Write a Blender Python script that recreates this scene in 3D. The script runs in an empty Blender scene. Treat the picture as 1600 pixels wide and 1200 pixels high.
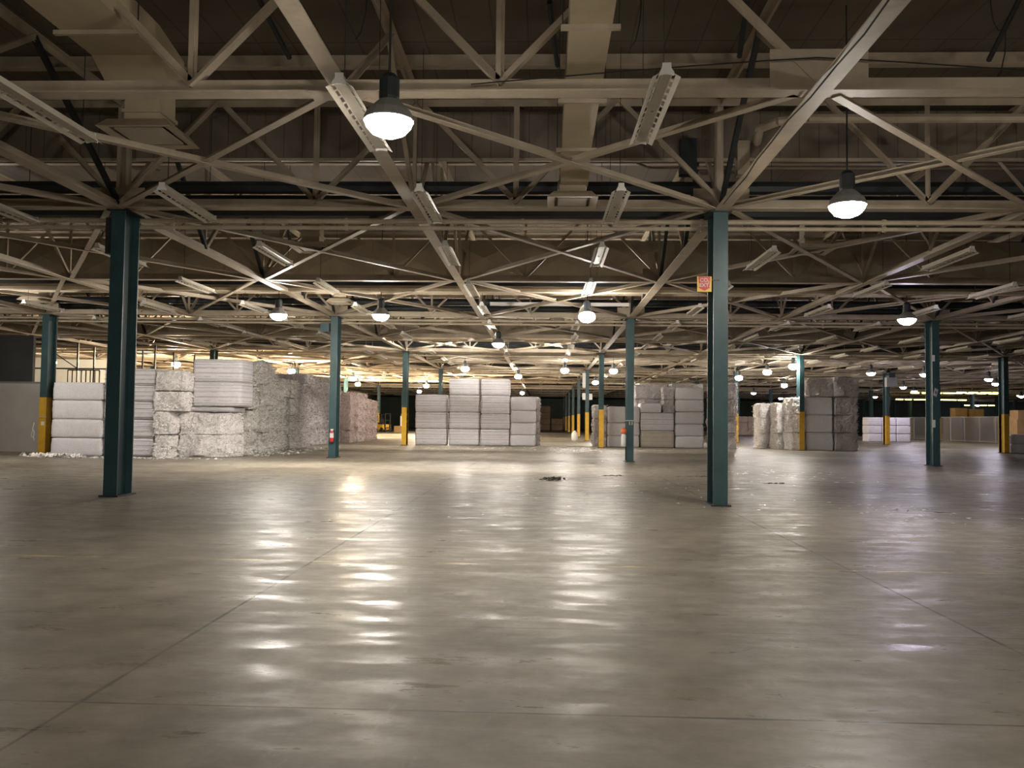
import bpy, math, random
from mathutils import Vector, Matrix, noise
R = random.Random(7)
S = bpy.context.scene
COL = S.collection

# ---------------------------------------------------------------- camera, world, exposure
YAW, PITCH, ROLL, EYE = .0393, .0422, -.0119, 1.6376
cam = bpy.data.cameras.new('camera'); cam.sensor_width = 36; cam.sensor_fit = 'HORIZONTAL'
cam.lens = 1340 / 1600 * 36; cam.clip_end = 600; cam.clip_start = .05
co = bpy.data.objects.new('camera', cam); COL.objects.link(co)
co.matrix_world = (Matrix.Translation((0, 0, EYE)) @ Matrix.Rotation(YAW, 4, 'Z')
                   @ Matrix.Rotation(math.pi / 2 + PITCH, 4, 'X') @ Matrix.Rotation(-ROLL, 4, 'Z'))
S.camera = co
S.view_settings.view_transform = 'Standard'; S.view_settings.look = 'None'
S.view_settings.gamma = 1; S.view_settings.use_curve_mapping = False
S.view_settings.exposure = 0.0
w = bpy.data.worlds.new('world'); S.world = w; w.use_nodes = True
w.node_tree.nodes['Background'].inputs[0].default_value = (.02, .022, .03, 1)
LAMP = 300.0          # radiance of a lit lamp refractor
LAMP_COLOUR = (1.0, .93, .83, 1)

# ---------------------------------------------------------------- materials
class Mat:
    def __init__(s, name, rough=.6, metal=0.0):
        s.m = bpy.data.materials.new(name); s.m.use_nodes = True
        s.t = s.m.node_tree; s.b = s.t.nodes['Principled BSDF']
        s.b.inputs['Roughness'].default_value = rough; s.b.inputs['Metallic'].default_value = metal
        s.co = None
    def n(s, kind, **kw):
        d = s.t.nodes.new(kind)
        for k, v in kw.items():
            if k in d.inputs.keys(): d.inputs[k].default_value = v
            else: setattr(d, k, v)
        return d
    def l(s, a, b): s.t.links.new(a, b)
    def coord(s, scale=(1, 1, 1)):
        if s.co is None: s.co = s.n('ShaderNodeTexCoord')
        mp = s.n('ShaderNodeMapping'); mp.inputs['Scale'].default_value = scale
        s.l(s.co.outputs['Object'], mp.inputs[0]); return mp.outputs[0]
    def noise(s, scale, detail=4, stretch=(1, 1, 1), rough=.55):
        d = s.n('ShaderNodeTexNoise'); d.inputs['Scale'].default_value = scale
        d.inputs['Detail'].default_value = detail; d.inputs['Roughness'].default_value = rough
        s.l(s.coord(stretch), d.inputs['Vector']); return d.outputs['Fac']
    def ramp(s, fac, stops):
        d = s.n('ShaderNodeValToRGB'); e = d.color_ramp.elements
        while len(e) < len(stops): e.new(.5)
        for el, (p, c) in zip(e, stops):
            el.position = p; el.color = tuple(c) + (1,) if len(c) == 3 else c
        s.l(fac, d.inputs[0]); return d.outputs[0]
    def mix(s, fac, a, b, mode='MIX'):
        d = s.n('ShaderNodeMix', data_type='RGBA', blend_type=mode)
        for i, v in ((0, fac), (6, a), (7, b)):
            if hasattr(v, 'is_output'): s.l(v, d.inputs[i])
            elif i == 0: d.inputs[0].default_value = v
            else: d.inputs[i].default_value = tuple(v) + (1,)
        return d.outputs[2]
    def math(s, op, a, b=None, clamp=False):
        d = s.n('ShaderNodeMath', operation=op); d.use_clamp = clamp
        for i, v in ((0, a), (1, b)):
            if v is None: continue
            if hasattr(v, 'is_output'): s.l(v, d.inputs[i])
            else: d.inputs[i].default_value = v
        return d.outputs[0]
    def sep(s):
        d = s.n('ShaderNodeSeparateXYZ'); s.l(s.coord(), d.inputs[0]); return d.outputs
    def color(s, out): s.l(out, s.b.inputs['Base Color'])
    def bump(s, h, strength=.3, dist=.02):
        d = s.n('ShaderNodeBump'); d.inputs['Strength'].default_value = strength
        d.inputs['Distance'].default_value = dist
        s.l(h, d.inputs['Height']); s.l(d.outputs[0], s.b.inputs['Normal'])

def painted(name, c, rough=.55, var=.18, scale=3.0, dirt=None, metal=0.0):
    """paint with slight mottling and grime blotches"""
    m = Mat(name, rough, metal)
    a = [x * (1 - var) for x in c]; b = [min(1, x * (1 + var)) for x in c]
    col = m.ramp(m.noise(scale, 5), [(.3, a), (.7, b)])
    if dirt:
        f = m.ramp(m.noise(scale * .45, 6, rough=.7), [(.52, (0, 0, 0)), (.72, (1, 1, 1))])
        col = m.mix(m.math('MULTIPLY', f, .55), col, dirt)
    m.color(col); m.bump(m.noise(scale * 12, 3), .12, .01)
    return m.m

M = {}
M['cream'] = painted('cream_steel_paint', (.42, .35, .26), .55, .16, 1.6, (.24, .18, .12))
M['conduit'] = painted('cream_pipe_paint', (.46, .39, .29), .5, .15, 2.2, (.28, .21, .13))
M['duct'] = painted('duct_paint', (.46, .385, .26), .5, .12, 1.2, (.34, .28, .19))
M['grey_duct'] = painted('grey_duct_metal', (.40, .35, .27), .55, .14, .9, (.28, .24, .18))
M['teal'] = painted('dark_teal_paint', (.028, .070, .078), .45, .22, 2.0, (.028, .046, .048))
M['dark_steel'] = painted('dark_painted_steel', (.020, .026, .030), .5, .3, 2.0)
M['black'] = painted('black_rubber', (.012, .012, .012), .7, .2, 4)
M['yellow'] = painted('yellow_safety_paint', (.62, .36, .03), .45, .14, 3.0, (.38, .20, .03))
M['fixture'] = painted('white_enamel', (.47, .43, .35), .45, .08, 2.0, (.34, .29, .22))
M['white'] = painted('white_plastic', (.72, .71, .68), .4, .05, 3)
M['grey'] = painted('grey_metal', (.24, .24, .23), .45, .12, 3)
M['red'] = painted('red_paint', (.55, .03, .025), .35, .08, 4)
M['orange'] = painted('orange_plastic', (.75, .17, .05), .45, .1, 4)
M['sign_yellow'] = painted('sign_yellow', (.85, .55, .06), .45, .04, 4)
M['card'] = painted('brown_cardboard', (.36, .22, .09), .8, .14, 1.4)
M['partition'] = painted('partition_board', (.50, .47, .44), .7, .08, .7, (.38, .34, .30))
M['curtain'] = painted('dark_curtain', (.055, .058, .062), .75, .2, .6)
M['wall'] = painted('dark_green_wall', (.045, .065, .058), .7, .25, .25)
M['bright_wall'] = painted('white_wall_paint', (.74, .71, .62), .65, .05, .5)

def floor_material():
    m = Mat('polished_concrete', .3)
    c = m.ramp(m.noise(.22, 7, (1, 1, 1), .62), [(.30, (.190, .165, .130)), (.5, (.295, .262, .212)), (.72, (.375, .338, .282))])
    fine = m.ramp(m.noise(2.3, 8, (1, 1, 1), .68), [(.3, (.66, .65, .63)), (.7, (1.14, 1.14, 1.13))])
    c = m.mix(1.0, c, fine, 'MULTIPLY')
    grime = m.ramp(m.noise(.13, 5, (.7, 1.3, 1), .6), [(.38, (.70, .68, .65)), (.6, (1.06, 1.06, 1.06))])
    c = m.mix(1.0, c, grime, 'MULTIPLY')
    # tyre marks worn lengthwise and crosswise
    a = m.ramp(m.noise(1.0, 5, (1.6, .05, 1), .6), [(.56, (1, 1, 1)), (.72, (.80, .78, .76))])
    b = m.ramp(m.noise(1.0, 5, (.06, 1.4, 1), .6), [(.56, (1, 1, 1)), (.74, (.78, .76, .74))])
    c = m.mix(.8, c, a, 'MULTIPLY'); c = m.mix(.8, c, b, 'MULTIPLY')
    # pale scuffs
    sc = m.ramp(m.noise(5, 8, (1, .35, 1), .75), [(.60, (0, 0, 0)), (.75, (1, 1, 1))])
    c = m.mix(m.math('MULTIPLY', sc, .35), c, (.46, .43, .37))
    x, y, _ = m.sep()
    jx = m.math('PINGPONG', m.math('ADD', x, 2.64 + 608), 3.04)
    jy = m.math('PINGPONG', m.math('SUBTRACT', y, 4.87 - 608), 3.04)
    gap = m.ramp(m.noise(.9, 3), [(.35, (.25, .25, .25)), (.6, (1, 1, 1))])
    def line(d, wd):
        e = m.n('ShaderNodeMapRange'); e.inputs[1].default_value = wd * .4; e.inputs[2].default_value = wd
        e.inputs[3].default_value = 1; e.inputs[4].default_value = 0; m.l(d, e.inputs[0]); return e.outputs[0]
    wob = m.math('MULTIPLY', m.math('SUBTRACT', m.noise(1.5, 6), .5), .03)
    jx = m.math('ABSOLUTE', m.math('ADD', jx, wob)); jy = m.math('ABSOLUTE', m.math('ADD', jy, wob))
    ln = m.math('MULTIPLY', m.math('MAXIMUM', line(jx, .020), line(jy, .016)), gap)
    cr = line(m.math('ABSOLUTE', m.math('SUBTRACT', m.math('ADD', y, m.math('MULTIPLY', wob, 3)), 6.84)), .012)
    ln = m.math('MAXIMUM', ln, m.math('MULTIPLY', cr, .45))
    c = m.mix(m.math('MULTIPLY', ln, .85), c, (.035, .03, .025))
    # worn yellow line painted across the floor
    yl = line(m.math('ABSOLUTE', m.math('SUBTRACT', y, 9.82)), .05)
    worn = m.ramp(m.noise(3.2, 8, (.5, 2, 1), .8), [(.505, (0, 0, 0)), (.56, (1, 1, 1))])
    c = m.mix(m.math('MULTIPLY', m.math('MULTIPLY', yl, worn), .8), c, (.62, .50, .17))
    m.color(c)
    r = m.ramp(m.noise(2.2, 8, (.45, 1.5, 1), .75), [(.36, (.23, .23, .23)), (.54, (.50, .50, .50))])
    m.l(r, m.b.inputs['Roughness'])
    h = m.math('ADD', m.math('ADD', m.math('MULTIPLY', m.noise(1, 4, (.2, 2.2, 1), .6), .7), m.math('MULTIPLY', m.noise(1, 5, (1.6, 7, 1), .65), .35)), m.math('MULTIPLY', m.noise(30, 4), .02))
    m.bump(h, .34, .006)
    m.b.inputs['Specular IOR Level'].default_value = .14
    return m.m
M['floor'] = floor_material()

def deck_material():
    m = Mat('roof_deck_boards', .85)
    c = m.ramp(m.noise(.35, 6, (1, 1, 1), .6), [(.3, (.115, .092, .070)), (.7, (.185, .152, .118))])
    x, y, _ = m.sep()
    sx = m.math('LESS_THAN', m.math('PINGPONG', m.math('ADD', x, 600), .305), .012)
    sy = m.math('LESS_THAN', m.math('PINGPONG', m.math('ADD', y, 600), 1.5), .02)
    c = m.mix(m.math('MULTIPLY', m.math('MAXIMUM', sx, sy), .55), c, (.05, .04, .03))
    v = m.n('ShaderNodeTexVoronoi', feature='F1', distance='CHEBYCHEV'); v.inputs['Scale'].default_value = .62
    m.l(m.coord((1, .8, 1)), v.inputs['Vector'])
    sp = m.n('ShaderNodeSeparateColor'); m.l(v.outputs['Color'], sp.inputs[0])
    pk = m.math('MULTIPLY', m.math('GREATER_THAN', sp.outputs[0], .86),
                m.math('LESS_THAN', v.outputs['Distance'], m.math('MULTIPLY', m.noise(2.5, 5), .75)))
    c = m.mix(pk, c, (.050, .026, .020))          # boards whose facing has fallen away
    m.color(c); m.bump(m.noise(6, 4), .2, .02)
    return m.m
M['deck'] = deck_material()

def bale_material(name, base, dark, strata=0.0, speck=.5, tint=None, size=40):
    m = Mat(name, .85)
    v = m.n('ShaderNodeTexVoronoi'); v.inputs['Scale'].default_value = size
    m.l(m.coord((1, 1, 1.5)), v.inputs['Vector'])
    sp = m.n('ShaderNodeSeparateColor'); m.l(v.outputs['Color'], sp.inputs[0])
    c = m.ramp(m.noise(2.2, 6, (1, 1, 1), .7), [(.3, [x * .86 for x in base]), (.7, base)])
    pieces = m.ramp(sp.outputs[0], [(0.0, dark), (.16, [x * .8 for x in base]), (.45, base), (1.0, [min(.95, x * 1.12) for x in base])])
    c = m.mix(speck, c, pieces)
    if tint:
        t = m.ramp(sp.outputs[1], [(.90, (0, 0, 0)), (.93, (1, 1, 1))])
        c = m.mix(m.math('MULTIPLY', t, .55), c, tint)
    if strata:
        _, _, z = m.sep()
        zz = m.math('ADD', z, m.math('MULTIPLY', m.noise(3, 3, (1, 1, .2)), .025))
        s = m.math('LESS_THAN', m.math('PINGPONG', m.math('ADD', zz, 20), strata / 2), strata * .075)
        br = m.ramp(m.noise(5, 4, (.6, .6, 2)), [(.38, (0, 0, 0)), (.55, (1, 1, 1))])
        c = m.mix(m.math('MULTIPLY', m.math('MULTIPLY', s, br), .55), c, [x * .35 for x in base])
    big = m.ramp(m.noise(1.1, 5, (1, 1, 1), .65), [(.3, (.80, .79, .78)), (.66, (1.08, 1.08, 1.08))])
    if speck > .5: c = m.mix(.9, c, big, 'MULTIPLY')
    m.color(c)
    m.bump(m.math('ADD', m.noise(38, 4, (1, 1, 1.6), .7), m.math('MULTIPLY', v.outputs['Distance'], .8)), .55, .03)
    return m.m
M['bale_white'] = bale_material('white_layered_paper', (.81, .78, .82), (.52, .49, .54), .17, .22)
M['bale_soft'] = bale_material('pale_shredded_paper', (.79, .765, .80), (.46, .43, .46), 0, .3)
M['bale_rough'] = bale_material('mixed_shredded_paper', (.83, .795, .79), (.24, .22, .23), 0, .7, (.50, .52, .48), 24)
M['bale_shag'] = bale_material('dull_shredded_paper', (.57, .55, .51), (.09, .085, .08), 0, .8, (.44, .50, .46), 24)
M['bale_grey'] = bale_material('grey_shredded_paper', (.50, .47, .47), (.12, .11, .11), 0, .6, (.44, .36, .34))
M['bale_tan'] = bale_material('tan_paper', (.60, .54, .45), (.30, .26, .2), 0, .35)
M['bale_brown'] = bale_material('brown_waste_board', (.26, .17, .12), (.06, .04, .03), .2, .7, (.5, .45, .4))
M['bale_pink'] = bale_material('pinkish_shredded_paper', (.62, .51, .48), (.20, .15, .14), 0, .6)
M['scrap'] = painted('paper_scraps', (.82, .79, .76), .8, .1, 3)
M['rubbish'] = bale_material('dark_rubbish', (.10, .09, .07), (.02, .02, .02), 0, .8, (.6, .58, .5))

def emitter(name, colour, strength):
    m = bpy.data.materials.new(name); m.use_nodes = True; t = m.node_tree
    t.nodes.remove(t.nodes['Principled BSDF']); e = t.nodes.new('ShaderNodeEmission')
    e.inputs[0].default_value = colour; e.inputs[1].default_value = strength
    t.links.new(e.outputs[0], t.nodes['Material Output'].inputs[0]); return m
for nm_, col_, k_ in (('lamp', LAMP_COLOUR, 1), ('lamp_low', LAMP_COLOUR, .7), ('lamp_high', LAMP_COLOUR, 1.25), ('lamp_mid', LAMP_COLOUR, 2.3),
                      ('lamp_cool', (.88, .82, 1.0, 1), .7), ('lamp_strong', (1.0, .80, .54, 1), 6.5)):
    M[nm_] = emitter('lit_refractor_' + nm_, col_, LAMP * k_)
M['tube_lit'] = emitter('lit_yellow_tube', (1, .80, .18, 1), 9)

def mesh_wire():
    m = Mat('chain_link_wire', .45, .6)
    m.b.inputs['Base Color'].default_value = (.5, .5, .46, 1)
    x, y, z = m.sep()
    a = m.math('PINGPONG', m.math('ADD', m.math('ADD', y, z), 300), .05)
    b = m.math('PINGPONG', m.math('ADD', m.math('SUBTRACT', y, z), 300), .05)
    k = m.math('LESS_THAN', m.math('MINIMUM', a, b), .011)
    m.l(k, m.b.inputs['Alpha']); return m.m
M['chain'] = mesh_wire()

# ---------------------------------------------------------------- mesh building
class MB:
    def __init__(s): s.v = []; s.f = []
    def add(s, vs, fs):
        o = len(s.v); s.v += [tuple(p) for p in vs]; s.f += [tuple(i + o for i in f) for f in fs]; return s
    def box(s, x0, x1, y0, y1, z0, z1):
        return s.add([(x0, y0, z0), (x1, y0, z0), (x1, y1, z0), (x0, y1, z0), (x0, y0, z1), (x1, y0, z1), (x1, y1, z1), (x0, y1, z1)],
                     [(0, 3, 2, 1), (4, 5, 6, 7), (0, 1, 5, 4), (1, 2, 6, 5), (2, 3, 7, 6), (3, 0, 4, 7)])
    def sweep(s, p0, p1, prof, up=(0, 0, 1)):
        """closed profile [(side, up)] swept from p0 to p1"""
        p0, p1 = Vector(p0), Vector(p1); d = (p1 - p0).normalized(); u = Vector(up)
        if abs(d.dot(u)) > .98: u = Vector((0, 1, 0))
        a = d.cross(u).normalized(); b = a.cross(d)
        n = len(prof)
        vs = [p + a * q[0] + b * q[1] for p in (p0, p1) for q in prof]
        fs = [(i, (i + 1) % n, n + (i + 1) % n, n + i) for i in range(n)] + [tuple(range(n))[::-1], tuple(range(n, 2 * n))]
        return s.add(vs, fs)
    def bar(s, p0, p1, wd, ht, up=(0, 0, 1)):
        return s.sweep(p0, p1, [(-wd / 2, -ht / 2), (wd / 2, -ht / 2), (wd / 2, ht / 2), (-wd / 2, ht / 2)], up)
    def angle(s, p0, p1, leg, t=.014, up=(0, 0, 1), flip=1):
        pr = [(0, 0), (leg * flip, 0), (leg * flip, t), (t * flip, t), (t * flip, leg), (0, leg)]
        return s.sweep(p0, p1, pr if flip > 0 else pr[::-1], up)
    def tee(s, p0, p1, wd, ht, t=.016, up=(0, 0, 1)):
        """inverted tee: flange below, stem above"""
        return s.sweep(p0, p1, [(-wd / 2, 0), (wd / 2, 0), (wd / 2, t), (t / 2, t), (t / 2, ht), (-t / 2, ht), (-t / 2, t), (-wd / 2, t)], up)
    def tube(s, p0, p1, r, n=10):
        return s.sweep(p0, p1, [(r * math.cos(2 * math.pi * i / n), r * math.sin(2 * math.pi * i / n)) for i in range(n)])
    def path(s, pts, r, n=8):
        for a, b in zip(pts, pts[1:]): s.tube(a, b, r, n)
        return s
    def lathe(s, prof, c=(0, 0, 0), n=18):
        vs = [(c[0] + r * math.cos(2 * math.pi * i / n), c[1] + r * math.sin(2 * math.pi * i / n), c[2] + z) for r, z in prof for i in range(n)]
        k = len(prof)
        fs = [(j * n + i, j * n + (i + 1) % n, (j + 1) * n + (i + 1) % n, (j + 1) * n + i) for j in range(k - 1) for i in range(n)]
        fs += [tuple(range(n))[::-1], tuple(range((k - 1) * n, k * n))]
        return s.add(vs, fs)
    def mesh(s, name, mat, smooth=False):
        me = bpy.data.meshes.new(name); me.from_pydata(s.v, [], s.f); me.validate(); me.materials.append(M[mat])
        if smooth: me.polygons.foreach_set('use_smooth', [True] * len(me.polygons))
        return me
    def build(s, name, mat, parent=None, loc=None, smooth=False):
        return link(name, s.mesh(name, mat, smooth), parent, loc)

def link(name, me, parent=None, loc=None):
    o = bpy.data.objects.new(name, me); COL.objects.link(o)
    if parent: o.parent = parent
    if loc is not None: o.location = loc
    return o
def tag(o, label, cat, group=None, kind='thing'):
    o['label'] = label; o['category'] = cat; o['kind'] = kind
    if group: o['group'] = group
    return o
def thing(name, label, cat, loc=(0, 0, 0), rz=0, group=None):
    o = bpy.data.objects.new(name, None); COL.objects.link(o); o.location = loc; o.rotation_euler.z = rz
    o.empty_display_size = .2
    return tag(o, label, cat, group)
def struct(name, mb, mat, smooth=False):
    o = mb.build(name, mat, smooth=smooth); o['kind'] = 'structure'; return o
def copy_tree(o, parent=None):
    c = o.copy(); COL.objects.link(c)
    if parent: c.parent = parent
    for ch in list(o.children): copy_tree(ch, c)
    return c
ORD = 'zeroth first second third fourth fifth sixth seventh eighth ninth tenth eleventh twelfth thirteenth fourteenth fifteenth sixteenth seventeenth eighteenth nineteenth twentieth'.split()
def nth(n):
    if n <= 20: return ORD[n]
    t = {2: 'twenty', 3: 'thirty', 4: 'forty', 5: 'fifty'}[n // 10]
    return t + '-' + ORD[n % 10] if n % 10 else t[:-1] + 'ieth'
def in_view(x, y, pad=1.0):
    a = x * math.cos(YAW) + y * math.sin(YAW); b = y * math.cos(YAW) - x * math.sin(YAW)
    return b > 0 and abs(a) < .6 * b + pad

# ---------------------------------------------------------------- the building
X0, X1, Y0, Y1 = -52.0, 112.0, -24.0, 172.0
DECK = 8.38; CH = 5.86; TOP = 8.12           # deck, bottom chord and top chord heights
BAYX, BAYY = 12.2, 17.97
CX = [3.444 + BAYX * i for i in range(-4, 9)]     # column lines
RY = [17.03 + BAYY * i for i in range(9)]         # column rows
struct('floor', MB().box(X0, X1, Y0, Y1, -.3, 0), 'floor')
struct('ceiling', MB().box(X0, X1, Y0, Y1, DECK, DECK + .2), 'deck')
struct('wall_left', MB().box(X0 - .3, X0, Y0, Y1, 0, DECK), 'wall')
struct('wall_right', MB().box(X1, X1 + .3, Y0, Y1, 0, DECK), 'wall')
struct('wall_back', MB().box(X0, X1, Y1, Y1 + .3, 0, DECK), 'wall')
struct('wall_front', MB().box(X0, X1, Y0 - .3, Y0, 0, DECK), 'wall')

# lower side buildings on the left: pale board partition with a dark panel above, white wall behind
part = thing('partition_wall', 'low pale board partition with darker lower half behind the left yellow-footed column', 'partition')
MB().box(-26.5, -21.2, 36.9, 37.1, 1.55, 3.02).build('upper_board', 'partition', part)
MB().box(-26.5, -21.2, 36.88, 37.12, 0, 1.55).build('lower_board', 'partition', part)
MB().bar((-26.5, 36.9, 3.05), (-21.2, 36.9, 3.05), .1, .06).build('cap_rail', 'grey', part)
tag(MB().box(-28, -24.45, 39.9, 40.1, 2.9, 5.4).build('hanging_curtain', 'curtain'),
    'dark grey hanging panel above the pale partition at the left edge', 'curtain')
struct('wall_side', MB().box(-41, -30.6, 62, 62.2, 0, 5.75), 'bright_wall')
rl = thing('guard_railing', 'dark balustrade railing in front of the bright white wall', 'railing')
for z in (3.35, 4.15): MB().bar((-26.7, 46.9, z), (-24.9, 46.9, z), .06, .06).build('rail', 'dark_steel', rl)
for i in range(8): MB().bar((-26.7 + i * .257, 46.9, 3.3), (-26.7 + i * .257, 46.9, 4.15), .06, .06).build('baluster', 'dark_steel', rl)
for x in (-26.6, -25.0): MB().bar((x, 46.9, 0), (x, 46.9, 3.35), .1, .1).build('post', 'dark_steel', rl)

# roof purlins
yy = 12.5; k = 0
while yy < 120:
    k += 1
    wx = .62 * yy + 6
    x0, x1 = max(X0 + .1, -wx - 2), min(X1 - .1, wx)
    tag(MB().sweep((x0, yy, DECK - .26), (x1, yy, DECK - .26),
        [(-.09, 0), (.09, 0), (.09, .02), (.012, .02), (.012, .24), (-.012, .24), (-.012, .02), (-.09, .02)]).build('roof_purlin', 'cream'),
        'cream roof purlin running crosswise under the dark deck, %s from the front' % nth(k), 'purlin', 'roof purlins')
    yy += 2.995 if yy < 60 else 5.99

# ---------------------------------------------------------------- crosswise roof trusses
PIT = .125
def web_pair(a, b, leg, both=True):
    mb = MB()
    mb.angle(a, b, leg, .012)
    if both: mb.angle(Vector(a) + Vector((-.03, .03, 0)), Vector(b) + Vector((-.03, .03, 0)), leg, .012, flip=-1)
    return mb
TY = [10.95, 17.03] + [17.03 + BAYY / 2 * i for i in range(1, 16)]
def truss_label(i):
    if i == 0: return 'nearest cream roof truss crossing overhead in front of the tall columns'
    if i % 2: return 'cream crosswise roof truss over the %s row of columns' % nth((i + 1) // 2)
    return 'cream crosswise roof truss midway between the %s and %s column rows' % (nth(i // 2), nth(i // 2 + 1))
for i, y in enumerate(TY):
    lab = truss_label(i)
    t = thing('roof_truss', lab, 'truss', (0, y, CH), 0, 'crosswise roof trusses')
    c0 = max(0, [k for k, x in enumerate(CX) if x < -.64 * y - 2][-1:] and [k for k, x in enumerate(CX) if x < -.64 * y - 2][-1] or 0)
    c1 = min(len(CX) - 1, ([k for k, x in enumerate(CX) if x > .60 * y + 1] or [len(CX) - 1])[0])
    xa, xb = CX[c0] - (6.5 if c0 == 0 else 0), CX[c1]
    near = i < 4
    MB().tee((xa, 0, 0), (xb, 0, 0), .26, .20, .022).build('bottom_chord', 'cream', t)
    MB().tee((xb, 0, TOP - CH), (xa, 0, TOP - CH), .22, .16, .02, up=(0, 0, -1)).build('top_chord', 'cream', t)
    lat = MB()
    h = TOP - CH - .06
    for c in range(c0, c1):
        x = CX[c]; p = BAYX / 3
        for q in (1, 2):
            mb = web_pair((x + p * q, 0, .08), (x + p * q, 0, h), .07, i < 2)
            if near: mb.build('vertical', 'cream', t)
            else: lat.add(mb.v, mb.f)
        for q in range(3):
            for s0, s1 in ((q, q + .5), (q + 1, q + .5)):
                mb = web_pair((x + p * s0, 0, .1), (x + p * s1, 0, h), .09 if i < 2 else .08, i < 2)
                if near: mb.build('diagonal', 'cream', t)
                else: lat.add(mb.v, mb.f)
    if not near: lat.build('lattice', 'cream', t)
    for c in range(c0, c1 + 1):
        if i > 4: break
        g = MB()
        if i == 0: g.box(CX[c] - .62, CX[c] + .62, -.05, -.03, .02, .56)
        else: g.box(CX[c] - .55, CX[c] + .55, -.05, -.03, .0, .42)
        g.build('gusset_plate', 'cream', t)
    if i == 0:
        for c in range(c0, c1):
            MB().box(CX[c] + 5.65, CX[c] + 6.55, -.16, .16, -.015, .0).build('gusset_plate', 'cream', t)

# ---------------------------------------------------------------- lengthwise roof trusses (column lines and mid lines)
LX = sorted(CX + [x + BAYX / 2 for x in CX[:-1]])
LINE_NAME = {3.444: 'over the row of the large right column', -8.756: 'over the row of the large left column',
             -2.656: 'between the two large columns, the most central one'}
k = 0
for x in LX:
    is_col = min(abs(x - c) for c in CX) < .1
    ys = max(8.0, abs(x) / .66 - 1 if x < 0 else abs(x) / .6 - 1)
    if ys > 120: continue
    k += 1
    lab = next((v for kk, v in LINE_NAME.items() if abs(kk - x) < .05), '%s counted from the left' % nth(k))
    t = thing('lengthwise_truss', 'cream lengthwise roof truss %s' % lab, 'truss', (x, 0, CH), 0, 'lengthwise roof trusses')
    ye = 165
    MB().tee((0, ys, -.02), (0, ye, -.02), .27 if is_col else .24, .17, .02).build('bottom_chord', 'cream', t)
    MB().tee((0, ye, TOP - CH), (0, ys, TOP - CH), .2, .14, .02, up=(0, 0, -1)).build('top_chord', 'cream', t)
    lat = MB()
    P = [10.95, 17.03] + [17.03 + 4.4925 * j for j in range(1, 33)]
    h = TOP - CH - .06
    for a, b in zip(P, P[1:]):
        if b < ys: continue
        m_ = (a + b) / 2
        for (q, r, mt) in ((a, m_, 'cream'), (b, m_, 'dark_steel' if is_col else 'cream')):
            mb = MB().bar((0, q, .1), (0, r, h), .09, .09) if is_col else MB().angle((0, q, .1), (0, r, h), .08)
            if b < 40 or mt == 'dark_steel' and b < 110: mb.build('diagonal', mt, t)
            elif b < 110: lat.add(mb.v, mb.f)
        mb = MB().angle((0, b, .1), (0, b, h), .07)
        if b < 40: mb.build('vertical', 'cream', t)
        elif b < 110: lat.add(mb.v, mb.f)
    if lat.v: lat.build('lattice', 'cream', t)

# ---------------------------------------------------------------- flat X bracing in the bottom chord plane
BY = [10.95, 17.03] + [17.03 + BAYY / 2 * i for i in range(1, 9)]
k = 0
for j, (ya, yb) in enumerate(zip(BY, BY[1:])):
    q = 0
    for xa, xb in zip(LX, LX[1:]):
        ym = (ya + yb) / 2
        if not in_view((xa + xb) / 2, ym, 4): continue
        q += 1
        t = thing('cross_brace', 'cream X shaped bracing in the %s overhead row, %s panel from the left' % (nth(j + 1), nth(q)),
                  'bracing', ((xa + xb) / 2, ym, CH), 0, 'X bracing between the trusses')
        hx, hy = (xb - xa) / 2 - .2, (yb - ya) / 2 - .12
        MB().angle((-hx, -hy, -.02), (hx, hy, -.02), .13, .014).build('brace_bar', 'cream', t)
        MB().angle((hx, -hy, .0), (-hx, hy, .0), .13, .014, flip=-1).build('brace_bar', 'cream', t)

# ---------------------------------------------------------------- columns
FW, FD, FT = .285, .64, .03
def i_section(z0, z1, g=0.0):
    a, d, t = FW / 2 + g, FD + g, FT + g
    return MB().sweep((0, 0, z0), (0, 0, z1),
        [(-a, -g), (a, -g), (a, t), (.012 + g, t), (.012 + g, d - t), (a, d - t), (a, d), (-a, d), (-a, d - t), (-.012 - g, d - t), (-.012 - g, t), (-a, t)],
        up=(0, 1, 0))
def isec(z0, z1, g, name, mat, parent):
    a, d, t = FW / 2 + g, FD + g, FT + g
    pr = [(-a, -g), (a, -g), (a, t), (.012 + g, t), (.012 + g, d - t), (a, d - t), (a, d), (-a, d), (-a, d - t), (-.012 - g, d - t), (-.012 - g, t), (-a, t)]
    n = len(pr); vs = [(p[0], p[1], z) for z in (z0, z1) for p in pr]
    fs = [(i, (i + 1) % n, n + (i + 1) % n, n + i) for i in range(n)] + [tuple(range(n))[::-1], tuple(range(n, 2 * n))]
    return MB().add(vs, fs).build(name, mat, parent)
GUARD = {(2, -1): 0}
cols = {}
proto_plain = proto_guard = None
guard_h = {(1, 2): 2.4}          # (row, line index) that carry the yellow foot nearer than the third row
def new_column(guard):
    t = thing('steel_column', '', 'column', (0, 0, 0), 0, 'teal steel columns')
    isec(.03, CH - .03, 0, 'shaft', 'teal', t)
    MB().box(-.2, .2, -.06, FD + .06, 0, .03).build('base_plate', 'dark_steel', t)
    MB().box(-.22, .22, -.05, FD + .05, CH - .04, CH - .015).build('cap_plate', 'dark_steel', t)
    up = MB()
    for s in (-1, 1): up.angle((s * .09, .2, CH), (s * .09, .2, DECK - .05), .11, .012, flip=s)
    up.build('upper_post', 'cream', t)
    if guard: isec(.035, guard, .006, 'yellow_guard', 'yellow', t)
    return t
pl, pg = new_column(0), new_column(2.36)
used = set()
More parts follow.
